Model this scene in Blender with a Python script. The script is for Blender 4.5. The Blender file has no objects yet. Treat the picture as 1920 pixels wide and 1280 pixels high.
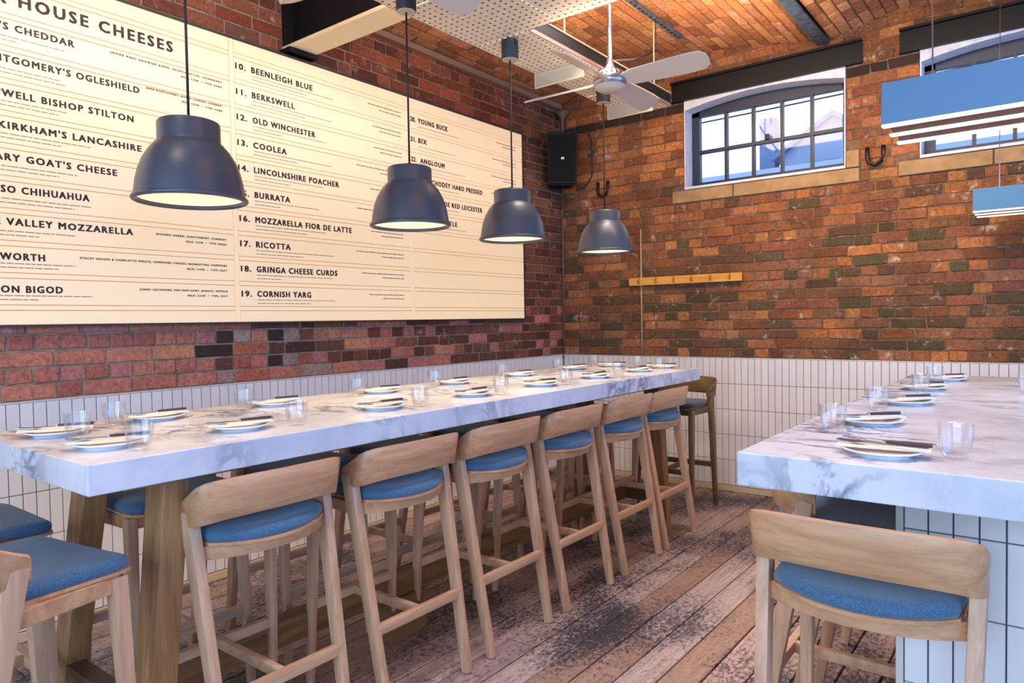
import bpy, bmesh, math, random
from mathutils import Vector, Matrix
random.seed(7)
S = bpy.context.scene
COL = S.collection
R = math.radians

# ------------------------------------------------------------------ camera, world, lights, exposure
CP = (1310.05, 0.65958, -0.03021, -0.01651, 3.58026, -5.3934, 1.37637)
_f, _yaw, _pit, _rol = CP[:4]
FW = Vector((-math.sin(_yaw)*math.cos(_pit), math.cos(_yaw)*math.cos(_pit), math.sin(_pit)))
_r0 = Vector((math.cos(_yaw), math.sin(_yaw), 0)); _u0 = _r0.cross(FW)
RT = _r0*math.cos(_rol)+_u0*math.sin(_rol); UP = -_r0*math.sin(_rol)+_u0*math.cos(_rol)
CAMP = Vector(CP[4:7])
def proj(P):
    d = Vector(P)-CAMP; z = d.dot(FW)
    if z < .05: return None
    return 960+_f*d.dot(RT)/z, 640-_f*d.dot(UP)/z, z
cd = bpy.data.cameras.new('camera'); cam = bpy.data.objects.new('camera', cd); COL.objects.link(cam)
cd.sensor_width = 36; cd.lens = _f*36/1920; cd.clip_start = .02; cd.clip_end = 200
cam.matrix_world = Matrix(((RT.x, UP.x, -FW.x, CAMP.x), (RT.y, UP.y, -FW.y, CAMP.y), (RT.z, UP.z, -FW.z, CAMP.z), (0, 0, 0, 1)))
S.camera = cam
S.view_settings.view_transform = 'Standard'; S.view_settings.look = 'None'
S.view_settings.exposure = 0.0; S.view_settings.gamma = 1; S.view_settings.use_curve_mapping = False

W = bpy.data.worlds.new('world'); S.world = W; W.use_nodes = True
wn = W.node_tree; wn.nodes.clear()
wo = wn.nodes.new('ShaderNodeOutputWorld'); wb = wn.nodes.new('ShaderNodeBackground')
wb.inputs[0].default_value = (.62, .80, 1.0, 1); wb.inputs[1].default_value = 1.9
wn.links.new(wb.outputs[0], wo.inputs[0])

def area(name, loc, rot, sx, sy, power, color, spread=None):
    l = bpy.data.lights.new(name, 'AREA'); l.shape = 'RECTANGLE'; l.size = sx; l.size_y = sy
    l.energy = power; l.color = color
    if spread: l.spread = R(spread)
    o = bpy.data.objects.new(name, l); COL.objects.link(o); o.location = loc; o.rotation_euler = rot
    return o
BLUE = (.06, .33, 1.0); COOL = (.42, .66, 1.0); WARM = (1.0, .78, .52)
# daylight coming in through the windows of the right wall and of the wall behind the camera, plus an added rim lamp
area('daylight_right', (6.3, -2.9, 2.0), (0, R(90), 0), 1.5, 2.6, 40, BLUE)
area('blue_rim_fill', (6.3, -.8, 2.2), (0, R(90), 0), .9, .7, 30, (.02, .25, 1.0))  # small blue lamp added for rim highlights on the pendants
area('daylight_right_near', (6.3, -6.0, 1.9), (0, R(90), 0), 1.6, 2.4, 54, BLUE)
area('daylight_rear', (3.2, -8.0, 1.8), (R(90), 0, 0), 4.6, 2.2, 170, COOL)
# unseen fill lamps added to light the vaults, tables, aisle and walls
area('vault_fill', (3.0, -3.9, 3.0), (R(180), 0, 0), 2.4, 1.2, 60, WARM, 150)
area('vault_fill_far', (1.95, -1.5, 2.75), (R(180), 0, 0), .6, 1.8, 26, WARM, 160)
area('table_fill', (1.35, -2.9, 3.2), (0, 0, 0), .5, 3.4, 40, (1, .93, .84), 70)
area('island_fill', (3.7, -2.6, 3.2), (0, 0, 0), .9, 2.4, 15, (1, .95, .95), 70)
area('aisle_fill', (2.45, -3.4, 3.25), (0, 0, 0), .5, 3.4, 18, (.80, .82, 1.0), 60)
area('back_wall_fill', (2.4, -1.7, 3.25), (R(42), 0, 0), 2.8, .4, 42, (1, .76, .50), 130)
area('left_wall_fill', (1.7, -3.6, 3.2), (0, R(44), 0), .4, 3.4, 43, (1, .84, .70), 120)

# ------------------------------------------------------------------ material helpers
def lin(c):
    return tuple(((v/255)/12.92 if v/255 <= .04045 else ((v/255+.055)/1.055)**2.4) for v in c)+(1,)
def mat(name):
    m = bpy.data.materials.new(name); m.use_nodes = True
    nt = m.node_tree; return m, nt, nt.nodes['Principled BSDF']
def N(nt, t, **kw):
    n = nt.nodes.new(t)
    for k, v in kw.items():
        if k.startswith('_'): setattr(n, k[1:], v)
        else: n.inputs[k.replace('__', ' ')].default_value = v
    return n
def ramp(nt, fac, stops):
    r = nt.nodes.new('ShaderNodeValToRGB'); e = r.color_ramp.elements
    while len(e) > 1: e.remove(e[0])
    e[0].position = stops[0][0]; e[0].color = stops[0][1]
    for p, c in stops[1:]:
        x = e.new(p); x.color = c
    nt.links.new(fac, r.inputs[0]); return r
def mixc(nt, f, a, b, mode='MIX'):
    m = nt.nodes.new('ShaderNodeMix'); m.data_type = 'RGBA'; m.blend_type = mode
    for v, i in ((f, 0), (a, 6), (b, 7)):
        if hasattr(v, 'is_linked'): nt.links.new(v, m.inputs[i])
        else: m.inputs[i].default_value = v
    return m.outputs[2]
def coords(nt, kind='Object', scale=(1, 1, 1), rnd=False):
    tc = nt.nodes.new('ShaderNodeTexCoord'); out = tc.outputs[kind]
    if kind == 'World':
        pass
    mp = nt.nodes.new('ShaderNodeMapping'); mp.inputs['Scale'].default_value = scale
    nt.links.new(out, mp.inputs[0])
    if rnd:
        oi = nt.nodes.new('ShaderNodeObjectInfo'); ml = nt.nodes.new('ShaderNodeVectorMath'); ml.operation = 'SCALE'
        cx = nt.nodes.new('ShaderNodeCombineXYZ')
        for k in range(3): nt.links.new(oi.outputs['Random'], cx.inputs[k])
        nt.links.new(cx.outputs[0], ml.inputs[0]); ml.inputs['Scale'].default_value = 13.
        nt.links.new(ml.outputs[0], mp.inputs['Location'])
    return mp.outputs[0]
def wpos(nt, scale=(1, 1, 1)):
    g = nt.nodes.new('ShaderNodeNewGeometry'); mp = nt.nodes.new('ShaderNodeMapping'); mp.inputs['Scale'].default_value = scale
    nt.links.new(g.outputs['Position'], mp.inputs[0]); return mp.outputs[0]
def noise(nt, vec, scale, detail=4, rough=.55, dist=0):
    n = N(nt, 'ShaderNodeTexNoise', Scale=scale, Detail=detail, Roughness=rough, Distortion=dist)
    nt.links.new(vec, n.inputs['Vector']); return n.outputs['Fac']
def bump(nt, b, h, strength=.3, dist=.01):
    n = N(nt, 'ShaderNodeBump', Strength=strength, Distance=dist)
    nt.links.new(h, n.inputs['Height']); nt.links.new(n.outputs[0], b.inputs['Normal'])
def plain(name, c, rough=.5, metal=0, spec=.5, coat=0):
    m, nt, b = mat(name); b.inputs['Base Color'].default_value = lin(c)
    b.inputs['Roughness'].default_value = rough; b.inputs['Metallic'].default_value = metal
    b.inputs['Specular IOR Level'].default_value = spec; b.inputs['Coat Weight'].default_value = coat
    return m

def brick_mat(name, white=.5, speck=.5, soot=.5):
    m, nt, b = mat(name)
    at = nt.nodes.new('ShaderNodeAttribute'); at.attribute_name = 'tint'
    w = wpos(nt)
    n1 = noise(nt, w, 38, 5, .7)
    c = mixc(nt, ramp(nt, n1, [(.33, (1, 1, 1, 1)), (.68, (0, 0, 0, 1))]).outputs[0], at.outputs['Color'], lin((60, 36, 28)))
    c = mixc(nt, .55, at.outputs['Color'], c)
    n2 = noise(nt, w, 1.7, 3, .6)
    c = mixc(nt, ramp(nt, n2, [(.40, (0, 0, 0, 1)), (.68, (soot, soot, soot, 1))]).outputs[0], c, lin((58, 44, 36)))
    n3 = noise(nt, w, 9, 6, .75, .4)
    c = mixc(nt, ramp(nt, n3, [(.585, (0, 0, 0, 1)), (.68, (white, white, white, 1))]).outputs[0], c, lin((212, 186, 166)))
    n4 = noise(nt, w, 60, 4, .7)
    c = mixc(nt, ramp(nt, n4, [(.57, (0, 0, 0, 1)), (.70, (speck, speck, speck, 1))]).outputs[0], c, lin((40, 28, 24)))
    nt.links.new(c, b.inputs['Base Color'])
    b.inputs['Roughness'].default_value = .85; b.inputs['Specular IOR Level'].default_value = .25
    bump(nt, b, noise(nt, w, 55, 5, .7), .55, .008)
    return m
M = {}
M['brick_left'] = brick_mat('red_brick', .45, .55, .35)
M['brick_back'] = brick_mat('orange_brown_brick', .75, .85, .6)
M['brick_vault'] = brick_mat('vault_brick', .45, .45, .3)
def mortar(name, c1, c2):
    # mortar bed behind the bricks
    m, nt, b = mat(name); w = wpos(nt)
    c = ramp(nt, noise(nt, w, 14, 5, .7), [(.35, lin(c1)), (.65, lin(c2))])
    nt.links.new(c.outputs[0], b.inputs['Base Color']); b.inputs['Roughness'].default_value = .95
    bump(nt, b, noise(nt, w, 90, 4), .5, .006); return m
M['mortar_left'] = mortar('grey_mortar', (112, 98, 84), (158, 142, 122))
M['mortar'] = mortar('old_mortar', (84, 64, 48), (140, 108, 82))
M['mortar_vault'] = mortar('vault_mortar', (84, 56, 36), (130, 90, 60))

def wood(name, ca, cb, axis='Z', rough=.45, k=1.0, fine=1.0):
    m, nt, b = mat(name)
    sc = {'X': (1.2, 14, 14), 'Y': (14, 1.2, 14), 'Z': (14, 14, 1.2)}[axis]
    v = coords(nt, 'Object', sc, True)
    g = noise(nt, v, 2.2*fine, 4, .5, .5)
    sc2 = {'X': (4, 160, 160), 'Y': (160, 4, 160), 'Z': (160, 160, 4)}[axis]
    g2 = noise(nt, coords(nt, 'Object', sc2, True), 1.0, 3, .6)
    c = ramp(nt, g, [(.32, lin(ca)), (.66, lin(cb))]).outputs[0]
    c = mixc(nt, ramp(nt, g2, [(.45, (0, 0, 0, 1)), (.75, (.35*k, .35*k, .35*k, 1))]).outputs[0], c, lin(tuple(v_*.72 for v_ in ca)))
    nt.links.new(c, b.inputs['Base Color']); b.inputs['Roughness'].default_value = rough
    bump(nt, b, g2, .12, .002); return m
BE1, BE2 = (192, 146, 112), (220, 178, 142)
M['beech_z'] = wood('beech_upright', BE1, BE2, 'Z', .42, .8)
M['beech_x'] = wood('beech_bent', (190, 136, 96), (218, 166, 122), 'X', .34, .8)
M['beech_y'] = wood('beech_rail', BE1, BE2, 'X', .42, .8)
M['oak'] = wood('oiled_oak', (134, 92, 52), (180, 132, 84), 'Z', .5, 1)
M['oak_y'] = wood('oiled_oak_beam', (108, 76, 42), (150, 108, 66), 'Y', .5, 1)
M['dark_wood'] = wood('shaded_walnut', (86, 66, 40), (110, 86, 56), 'X', .5, 1)
M['dark_wood_z'] = wood('shaded_walnut_upright', (100, 72, 44), (128, 96, 62), 'Z', .5, 1)

def fabric(name, a, c):
    m, nt, b = mat(name); v = coords(nt, 'Object', (1, 1, 1))
    n = noise(nt, v, 420, 2, .6)
    col = ramp(nt, n, [(.35, lin(a)), (.65, lin(c))])
    nt.links.new(col.outputs[0], b.inputs['Base Color']); b.inputs['Roughness'].default_value = .95
    b.inputs['Sheen Weight'].default_value = .35; b.inputs['Specular IOR Level'].default_value = .2
    bump(nt, b, n, .5, .002); return m
M['fabric'] = fabric('blue_grey_wool', (50, 84, 112), (90, 124, 152))
M['fabric_dark'] = fabric('charcoal_wool', (34, 34, 38), (58, 58, 62))

def marble(name):
    m, nt, b = mat(name); w = wpos(nt)
    n0 = noise(nt, w, 1.6, 6, .6)
    base = ramp(nt, n0, [(.3, lin((188, 192, 202))), (.62, lin((222, 221, 226)))]).outputs[0]
    sc = N(nt, 'ShaderNodeMapping'); sc.inputs['Rotation'].default_value = (.5, .3, .7); sc.inputs['Scale'].default_value = (1.6, 3.4, 2.2)
    nt.links.new(w, sc.inputs[0])
    v = noise(nt, sc.outputs[0], 1.7, 9, .62, 1.4)
    s1 = nt.nodes.new('ShaderNodeMath'); s1.operation = 'SUBTRACT'; nt.links.new(v, s1.inputs[0]); s1.inputs[1].default_value = .5
    s2 = nt.nodes.new('ShaderNodeMath'); s2.operation = 'ABSOLUTE'; nt.links.new(s1.outputs[0], s2.inputs[0])
    vein = ramp(nt, s2.outputs[0], [(0, (1, 1, 1, 1)), (.016, (.8, .8, .8, 1)), (.06, (0, 0, 0, 1))]).outputs[0]
    msk = ramp(nt, noise(nt, w, 2.6, 3, .5), [(.42, (0, 0, 0, 1)), (.60, (.95, .95, .95, 1))]).outputs[0]
    vm = mixc(nt, 1.0, vein, msk, 'MULTIPLY')
    c = mixc(nt, vm, base, lin((84, 98, 124)))
    cl = ramp(nt, noise(nt, w, 7, 6, .7, .8), [(.46, (0, 0, 0, 1)), (.72, (.34, .34, .34, 1))]).outputs[0]
    c = mixc(nt, cl, c, lin((158, 168, 188)))
    nt.links.new(c, b.inputs['Base Color'])
    rr = ramp(nt, n0, [(.3, (.16, .16, .16, 1)), (.7, (.26, .26, .26, 1))]); nt.links.new(rr.outputs[0], b.inputs['Roughness'])
    return m
M['marble'] = marble('white_veined_marble')

def plank_mat():
    m, nt, b = mat('worn_floorboard'); w = wpos(nt)
    at = nt.nodes.new('ShaderNodeAttribute'); at.attribute_name = 'tint'
    g = noise(nt, wpos(nt, (26, 1.6, 26)), 2.0, 6, .65, 1.0)
    c = mixc(nt, ramp(nt, g, [(.35, (0, 0, 0, 1)), (.7, (.75, .75, .75, 1))]).outputs[0], at.outputs['Color'], lin((118, 90, 72)))
    sp = noise(nt, wpos(nt, (1, .6, 1)), 62, 8, .85, .2)
    big = noise(nt, wpos(nt, (1, .7, 1)), 1.9, 4, .6)
    ad = nt.nodes.new('ShaderNodeMath'); ad.operation = 'MULTIPLY_ADD'
    nt.links.new(big, ad.inputs[0]); ad.inputs[1].default_value = .62; nt.links.new(sp, ad.inputs[2])
    st = ramp(nt, ad.outputs[0], [(.78, (0, 0, 0, 1)), (.88, (.95, .95, .95, 1))]).outputs[0]
    c = mixc(nt, st, c, lin((30, 32, 46)))
    pl = ramp(nt, noise(nt, wpos(nt, (2, .6, 1)), 22, 6, .8), [(.60, (0, 0, 0, 1)), (.76, (.6, .6, .6, 1))]).outputs[0]
    c = mixc(nt, pl, c, lin((212, 190, 180)))
    nt.links.new(c, b.inputs['Base Color'])
    rr = ramp(nt, sp, [(.3, (.42, .42, .42, 1)), (.7, (.66, .66, .66, 1))]); nt.links.new(rr.outputs[0], b.inputs['Roughness'])
    bump(nt, b, g, .35, .004); return m
M['plank'] = plank_mat()
def tile_mat(name, c):
    m, nt, b = mat(name)
    oi = nt.nodes.new('ShaderNodeObjectInfo')
    r = ramp(nt, oi.outputs['Random'], [(0, lin(tuple(v*.965 for v in c))), (1, lin(c))])
    nt.links.new(r.outputs[0], b.inputs['Base Color']); b.inputs['Roughness'].default_value = .16
    return m
M['tile'] = tile_mat('white_glazed_tile', (232, 226, 222))
M['grout'] = plain('grey_grout', (92, 92, 102), .9)
M['skirting'] = plain('cream_painted_skirting', (206, 182, 150), .5)
M['black_steel'] = plain('black_painted_steel', (15, 16, 21), .5, 0, .3)
M['flange'] = plain('cream_lit_steel', (232, 212, 172), .6)
def steel_blue():
    m, nt, b = mat('weathered_dark_steel'); v = coords(nt, 'Object', (4, 4, 4))
    c = ramp(nt, noise(nt, v, 6, 5, .7), [(.35, lin((44, 52, 66))), (.7, lin((96, 110, 128)))])
    nt.links.new(c.outputs[0], b.inputs['Base Color']); b.inputs['Roughness'].default_value = .45; b.inputs['Metallic'].default_value = .3
    return m
M['beam_steel'] = steel_blue()
M['stone'] = None
def stone_mat():
    m, nt, b = mat('buff_sandstone'); w = wpos(nt)
    c = ramp(nt, noise(nt, w, 9, 6, .7), [(.3, lin((146, 112, 74))), (.7, lin((184, 148, 104)))])
    nt.links.new(c.outputs[0], b.inputs['Base Color']); b.inputs['Roughness'].default_value = .9
    bump(nt, b, noise(nt, w, 40, 5), .4, .006); return m
M['stone'] = stone_mat()
def reveal_mat():
    m, nt, b = mat('flaking_whitewash'); w = wpos(nt)
    c = ramp(nt, noise(nt, w, 20, 6, .75), [(.40, lin((226, 226, 234))), (.62, lin((206, 206, 216))), (.74, lin((120, 116, 124)))])
    nt.links.new(c.outputs[0], b.inputs['Base Color']); b.inputs['Roughness'].default_value = .85
    bump(nt, b, noise(nt, w, 45, 5), .5, .006); return m
M['whitewash'] = reveal_mat()
M['window_steel'] = plain('dark_blue_window_steel', (34, 44, 66), .4)
M['pendant'] = plain('anthracite_lamp_metal', (58, 66, 80), .38, 0, .8)
M['pendant_rim'] = plain('lamp_rim_metal', (70, 68, 66), .4, .2)
M['cable'] = plain('dark_flex', (40, 32, 30), .6)
M['canopy'] = plain('dark_canopy_cup', (44, 44, 50), .5)
M['cup_base'] = plain('pale_canopy_base', (200, 184, 158), .6)
M['speaker'] = plain('black_speaker_plastic', (8, 8, 9), .6, 0, .25)
M['grille'] = plain('black_speaker_grille', (5, 5, 7), .7, 0, .2)
M['white'] = plain('white_print', (240, 240, 240), .5)
M['porcelain'] = plain('white_porcelain', (240, 238, 236), .12, 0, .5, .4)
M['napkin'] = plain('cream_paper_napkin', (238, 226, 204), .9)
M['steel'] = plain('polished_steel', (190, 190, 196), .18, 1)
M['knife_handle'] = plain('dark_brown_handle', (62, 38, 34), .4)
M['fan_metal'] = plain('brushed_nickel', (168, 164, 172), .28, .9)
M['fan_blade'] = plain('pale_grey_fan_blade', (206, 190, 172), .4)
M['hook_wood'] = wood('golden_oak_board', (204, 138, 50), (226, 164, 76), 'X', .45, .4)
M['brass'] = plain('brass', (222, 166, 52), .3, .7)
M['iron'] = plain('black_iron', (18, 16, 18), .5)
M['pipe_white'] = plain('white_painted_pipe', (186, 158, 130), .6)
M['pipe_grey'] = plain('grey_painted_pipe', (120, 100, 86), .7)
M['fixture_sky'] = plain('sky_tinted_lamp_housing', (76, 124, 164), .4)  # blue of the reflected sky put into the housing colour
M['baffle'] = plain('brown_baffle', (120, 84, 70), .7)
M['plaster'] = plain('pale_plaster', (206, 200, 190), .9)
M['blackboard'] = plain('blackened_frame', (52, 42, 38), .5)
M['ink'] = plain('black_vinyl_letters', (44, 34, 34), .6)
M['ink_grey'] = plain('grey_fine_print', (176, 152, 126), .7); M['ink_mid'] = plain('brown_fine_print', (112, 94, 82), .7)
M['ledge'] = plain('dusty_plaster_ledge', (150, 122, 100), .9)
def emit(name, c, s, base=None):
    m, nt, b = mat(name); b.inputs['Base Color'].default_value = lin(base or c)
    b.inputs['Emission Color'].default_value = lin(c); b.inputs['Emission Strength'].default_value = s
    b.inputs['Roughness'].default_value = .4; return m
M['board_panel'] = emit('backlit_cream_acrylic', (255, 222, 178), .47, (216, 194, 160))
M['board_rail'] = emit('cream_acrylic_rail', (226, 168, 112), .26, (176, 140, 100))
M['lamp_glow'] = emit('lamp_diffuser', (255, 226, 190), .8)
M['strip_glow'] = emit('light_strip', (255, 240, 222), 1.25)
M['shade_inside'] = plain('pale_shade_lining', (226, 210, 186), .6)
def glass(name, tint, lo, hi):
    m = bpy.data.materials.new(name); m.use_nodes = True; nt = m.node_tree; nt.nodes.clear()
    o = nt.nodes.new('ShaderNodeOutputMaterial'); mx = nt.nodes.new('ShaderNodeMixShader')
    tr = nt.nodes.new('ShaderNodeBsdfTransparent'); tr.inputs[0].default_value = tint
    gl = nt.nodes.new('ShaderNodeBsdfGlossy'); gl.inputs['Roughness'].default_value = .03
    lw = nt.nodes.new('ShaderNodeLayerWeight'); lw.inputs['Blend'].default_value = .35
    mr = nt.nodes.new('ShaderNodeMapRange'); mr.inputs['To Min'].default_value = lo; mr.inputs['To Max'].default_value = hi
    nt.links.new(lw.outputs['Facing'], mr.inputs[0]); nt.links.new(mr.outputs[0], mx.inputs[0])
    nt.links.new(tr.outputs[0], mx.inputs[1]); nt.links.new(gl.outputs[0], mx.inputs[2]); nt.links.new(mx.outputs[0], o.inputs[0])
    return m
M['window_glass'] = glass('window_glass', (1, 1, 1, 1), .02, .15)
M['tumbler'] = glass('clear_tumbler_glass', (.985, .99, .99, 1), .04, .40)
M['fin'] = plain('frosted_acrylic', (226, 220, 200), .3); M['fin'].node_tree.nodes['Principled BSDF'].inputs['Alpha'].default_value = .5
def perforated():
    m, nt, b = mat('perforated_cream_steel'); tc = nt.nodes.new('ShaderNodeTexCoord')
    mp = N(nt, 'ShaderNodeMapping'); mp.inputs['Scale'].default_value = (1, 1, 1); nt.links.new(tc.outputs['Object'], mp.inputs[0])
    bt = N(nt, 'ShaderNodeTexVoronoi', Scale=26.0, Randomness=.12); nt.links.new(mp.outputs[0], bt.inputs['Vector'])
    r = ramp(nt, bt.outputs['Distance'], [(.17, lin((50, 34, 30))), (.2, lin((236, 220, 196)))])
    nt.links.new(r.outputs[0], b.inputs['Base Color']); b.inputs['Roughness'].default_value = .5; return m
M['perforated'] = perforated()
M['tray_side'] = plain('mauve_grey_steel', (120, 96, 96), .5)

# ------------------------------------------------------------------ geometry helpers
def link(o, parent=None):
    COL.objects.link(o)
    if parent is not None: o.parent = parent
    return o
def obj(name, bm, m, parent=None, smooth=False, autos=None):
    me = bpy.data.meshes.new(name); bmesh.ops.recalc_face_normals(bm, faces=bm.faces[:]); bm.to_mesh(me); bm.free()
    me.materials.append(m)
    if smooth: me.shade_smooth()
    if autos: me.set_sharp_from_angle(angle=R(autos))
    return link(bpy.data.objects.new(name, me), parent)
def raw(name, v, f, m, parent=None, tints=None, smooth=False):
    me = bpy.data.meshes.new(name); me.from_pydata(v, [], f)
    if tints is not None:
        a = me.color_attributes.new('tint', 'FLOAT_COLOR', 'POINT')
        flat = []
        for t in tints: flat.extend(t)
        a.data.foreach_set('color', flat)
    me.materials.append(m)
    if smooth: me.shade_smooth()
    return link(bpy.data.objects.new(name, me), parent)
def empty(name, loc=(0, 0, 0), rz=0, label=None, cat=None, group=None):
    o = bpy.data.objects.new(name, None); COL.objects.link(o); o.location = loc; o.rotation_euler = (0, 0, rz)
    o.empty_display_size = .05
    tag(o, label, cat, group); return o
def tag(o, label=None, cat=None, group=None, kind=None):
    if label: o['label'] = label
    if cat: o['category'] = cat
    if group: o['group'] = group
    if kind: o['kind'] = kind
    return o
def box(bm, a, b, bev=0):
    r = bmesh.ops.create_cube(bm, size=1)['verts']
    c = [(a[i]+b[i])/2 for i in range(3)]; s = [abs(b[i]-a[i]) for i in range(3)]
    for v in r: v.co = Vector((v.co.x*s[0]+c[0], v.co.y*s[1]+c[1], v.co.z*s[2]+c[2]))
    if bev:
        es = list({e for v in r for e in v.link_edges})
        bmesh.ops.bevel(bm, geom=es, offset=bev, segments=2, affect='EDGES', profile=.6)
def boxo(name, a, b, m, parent=None, bev=0):
    bm = bmesh.new(); box(bm, a, b, bev); return obj(name, bm, m, parent)
def bar(bm, p0, p1, w0, d0, w1=None, d1=None, xax=(1, 0, 0), bev=.004):
    """tapered bar; w along xax, d across"""
    w1 = w0 if w1 is None else w1; d1 = d0 if d1 is None else d1
    p0 = Vector(p0); p1 = Vector(p1); z = (p1-p0).normalized(); x = Vector(xax); x = (x-z*x.dot(z)).normalized(); y = z.cross(x)
    vs = []
    for p, w, d in ((p0, w0, d0), (p1, w1, d1)):
        for sx, sy in ((-1, -1), (1, -1), (1, 1), (-1, 1)):
            vs.append(bm.verts.new(p+x*sx*w/2+y*sy*d/2))
    fs = [(3, 2, 1, 0), (4, 5, 6, 7), (0, 1, 5, 4), (1, 2, 6, 5), (2, 3, 7, 6), (3, 0, 4, 7)]
    nf = [bm.faces.new([vs[i] for i in f]) for f in fs]
    if bev:
        es = list({e for f in nf for e in f.edges})
        bmesh.ops.bevel(bm, geom=es, offset=bev, segments=2, affect='EDGES', profile=.6)
def lathe(bm, prof, seg=32, c=(0, 0, 0), close=False):
    rings = []
    for r, z in prof:
        if r < 1e-5: rings.append([bm.verts.new((c[0], c[1], c[2]+z))])
        else: rings.append([bm.verts.new((c[0]+r*math.cos(2*math.pi*i/seg), c[1]+r*math.sin(2*math.pi*i/seg), c[2]+z)) for i in range(seg)])
    prs = list(zip(rings, rings[1:]))
    if close: prs.append((rings[-1], rings[0]))
    for a, b in prs:
        for i in range(seg):
            j = (i+1) % seg
            if len(a) == 1 and len(b) == 1: continue
            if len(a) == 1: bm.faces.new((a[0], b[i], b[j]))
            elif len(b) == 1: bm.faces.new((a[i], b[0], a[j]))
            else: bm.faces.new((a[i], b[i], b[j], a[j]))
def tube(bm, pts, r, seg=10):
    pts = [Vector(p) for p in pts]; rings = []
    for i, p in enumerate(pts):
        t = (pts[min(i+1, len(pts)-1)]-pts[max(i-1, 0)]).normalized()
        a = Vector((0, 0, 1)) if abs(t.z) < .9 else Vector((1, 0, 0))
        x = t.cross(a).normalized(); y = t.cross(x)
        rings.append([bm.verts.new(p+x*r*math.cos(2*math.pi*k/seg)+y*r*math.sin(2*math.pi*k/seg)) for k in range(seg)])
    for a, b in zip(rings, rings[1:]):
        for k in range(seg): bm.faces.new((a[k], a[(k+1) % seg], b[(k+1) % seg], b[k]))
    bm.faces.new(rings[0]); bm.faces.new(rings[-1][::-1])
def slab(bm, outline, z0, z1):
    a = [bm.verts.new((x, y, z0)) for x, y in outline]; b = [bm.verts.new((x, y, z1)) for x, y in outline]
    bm.faces.new(a[::-1]); bm.faces.new(b)
    n = len(a)
    for i in range(n): bm.faces.new((a[i], a[(i+1) % n], b[(i+1) % n], b[i]))
def copy_tree(o, parent=None):
    c = o.copy(); COL.objects.link(c); c.parent = parent
    for ch in list(o.children): copy_tree(ch, c)
    return c

# ------------------------------------------------------------------ walls: bricks, tiles
class Pieces:
    """collects pieces; the 300 that show largest become single parts, the rest one joined part"""
    def __init__(s, name, m, parent): s.name, s.m, s.parent, s.L = name, m, parent, []
    def add(s, v, f, tint): s.L.append((v, f, tint))
    def flush(s, limit=300, hide=None):
        sc = []
        for v, f, t in s.L:
            P = [proj(p) for p in v[:4]]; a = 0
            if all(P):
                cx = sum(p[0] for p in P)/4; cy = sum(p[1] for p in P)/4
                if -10 < cx < 1930 and -10 < cy < 1290 and not (hide and hide(v[0], cx, cy)):
                    for i in range(4):
                        q = P[(i+1) % 4]; a += P[i][0]*q[1]-q[0]*P[i][1]
                    a = abs(a)/2
            sc.append(a)
        order = sorted(range(len(s.L)), key=lambda i: -sc[i])
        single = [i for i in order[:limit] if sc[i] > 30]; rest = [i for i in order if i not in set(single)]
        for i in single:
            v, f, t = s.L[i]; raw(s.name, v, f, s.m, s.parent, [t]*len(v))
        if rest:
            V, F, T = [], [], []
            for i in rest:
                v, f, t = s.L[i]; n = len(V); V += v; F += [tuple(k+n for k in ff) for ff in f]; T += [t]*len(v)
            o = raw(s.name, V, F, s.m, s.parent, T); o['kind'] = 'stuff'
QF = [(0, 1, 2, 3), (4, 5, 1, 0), (5, 6, 2, 1), (6, 7, 3, 2), (7, 4, 0, 3), (8, 9, 5, 4), (9, 10, 6, 5), (10, 11, 7, 6), (11, 8, 4, 7)]
def piece(mp, u0, u1, v0, v1, proud, ch, back, jit=0):
    rr = lambda: random.uniform(-jit, jit)
    c = [(u0+rr(), v0+rr()), (u1+rr(), v0+rr()), (u1+rr(), v1+rr()), (u0+rr(), v1+rr())]
    sg = ((1, 1), (-1, 1), (-1, -1), (1, -1))
    v = [mp(a+ch*s[0], b+ch*s[1], proud) for (a, b), s in zip(c, sg)]
    v += [mp(a, b, proud-ch) for a, b in c] + [mp(a, b, -back) for a, b in c]
    return v
def pick(pal, var=.12):
    c = lin(random.choice(pal)); k = random.uniform(1-var, 1+var)
    return (c[0]*k, c[1]*k*random.uniform(.95, 1.05), c[2]*k, 1)
BL, HD, CH, J = .210, .100, .0735, .009
def bricks(pc, mp, u0, u1, v0, v1, pal, skip, bond, flip=False, jit=.0025):
    """fill rectangle with courses"""
    n = int(round((v1-v0)/CH))
    for k in range(n):
        a, b = v0+k*CH, v0+(k+1)*CH
        if callable(bond): hdr = bond(k)
        else: hdr = (k % bond == 0)
        L = HD+J*.7 if hdr else BL+J
        off = (.25*BL if k % 2 else 0)+(HD*.5 if hdr else 0)+random.uniform(-.012, .012)
        u = u0-off
        while u < u1:
            l = L
            if not hdr and random.random() < .12: l = HD+J
            uu0, uu1 = max(u, u0), min(u+l-J, u1)
            u += l
            if uu1-uu0 < .025: continue
            segs = skip(uu0, uu1, a, b)
            for s0, s1 in segs:
                if s1-s0 < .02: continue
                g = J/2
                pc.add(piece(mp, s0, s1, a+g, b-g, random.uniform(-.003, .003), .004, .02, jit), QF, pal((s0+s1)/2, (a+b)/2))
def cut(segs, lo, hi):
    out = []
    for a, b in segs:
        if hi <= a or lo >= b: out.append((a, b))
        else:
            if lo > a: out.append((a, lo))
            if hi < b: out.append((hi, b))
    return out

HW = 4.2
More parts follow.
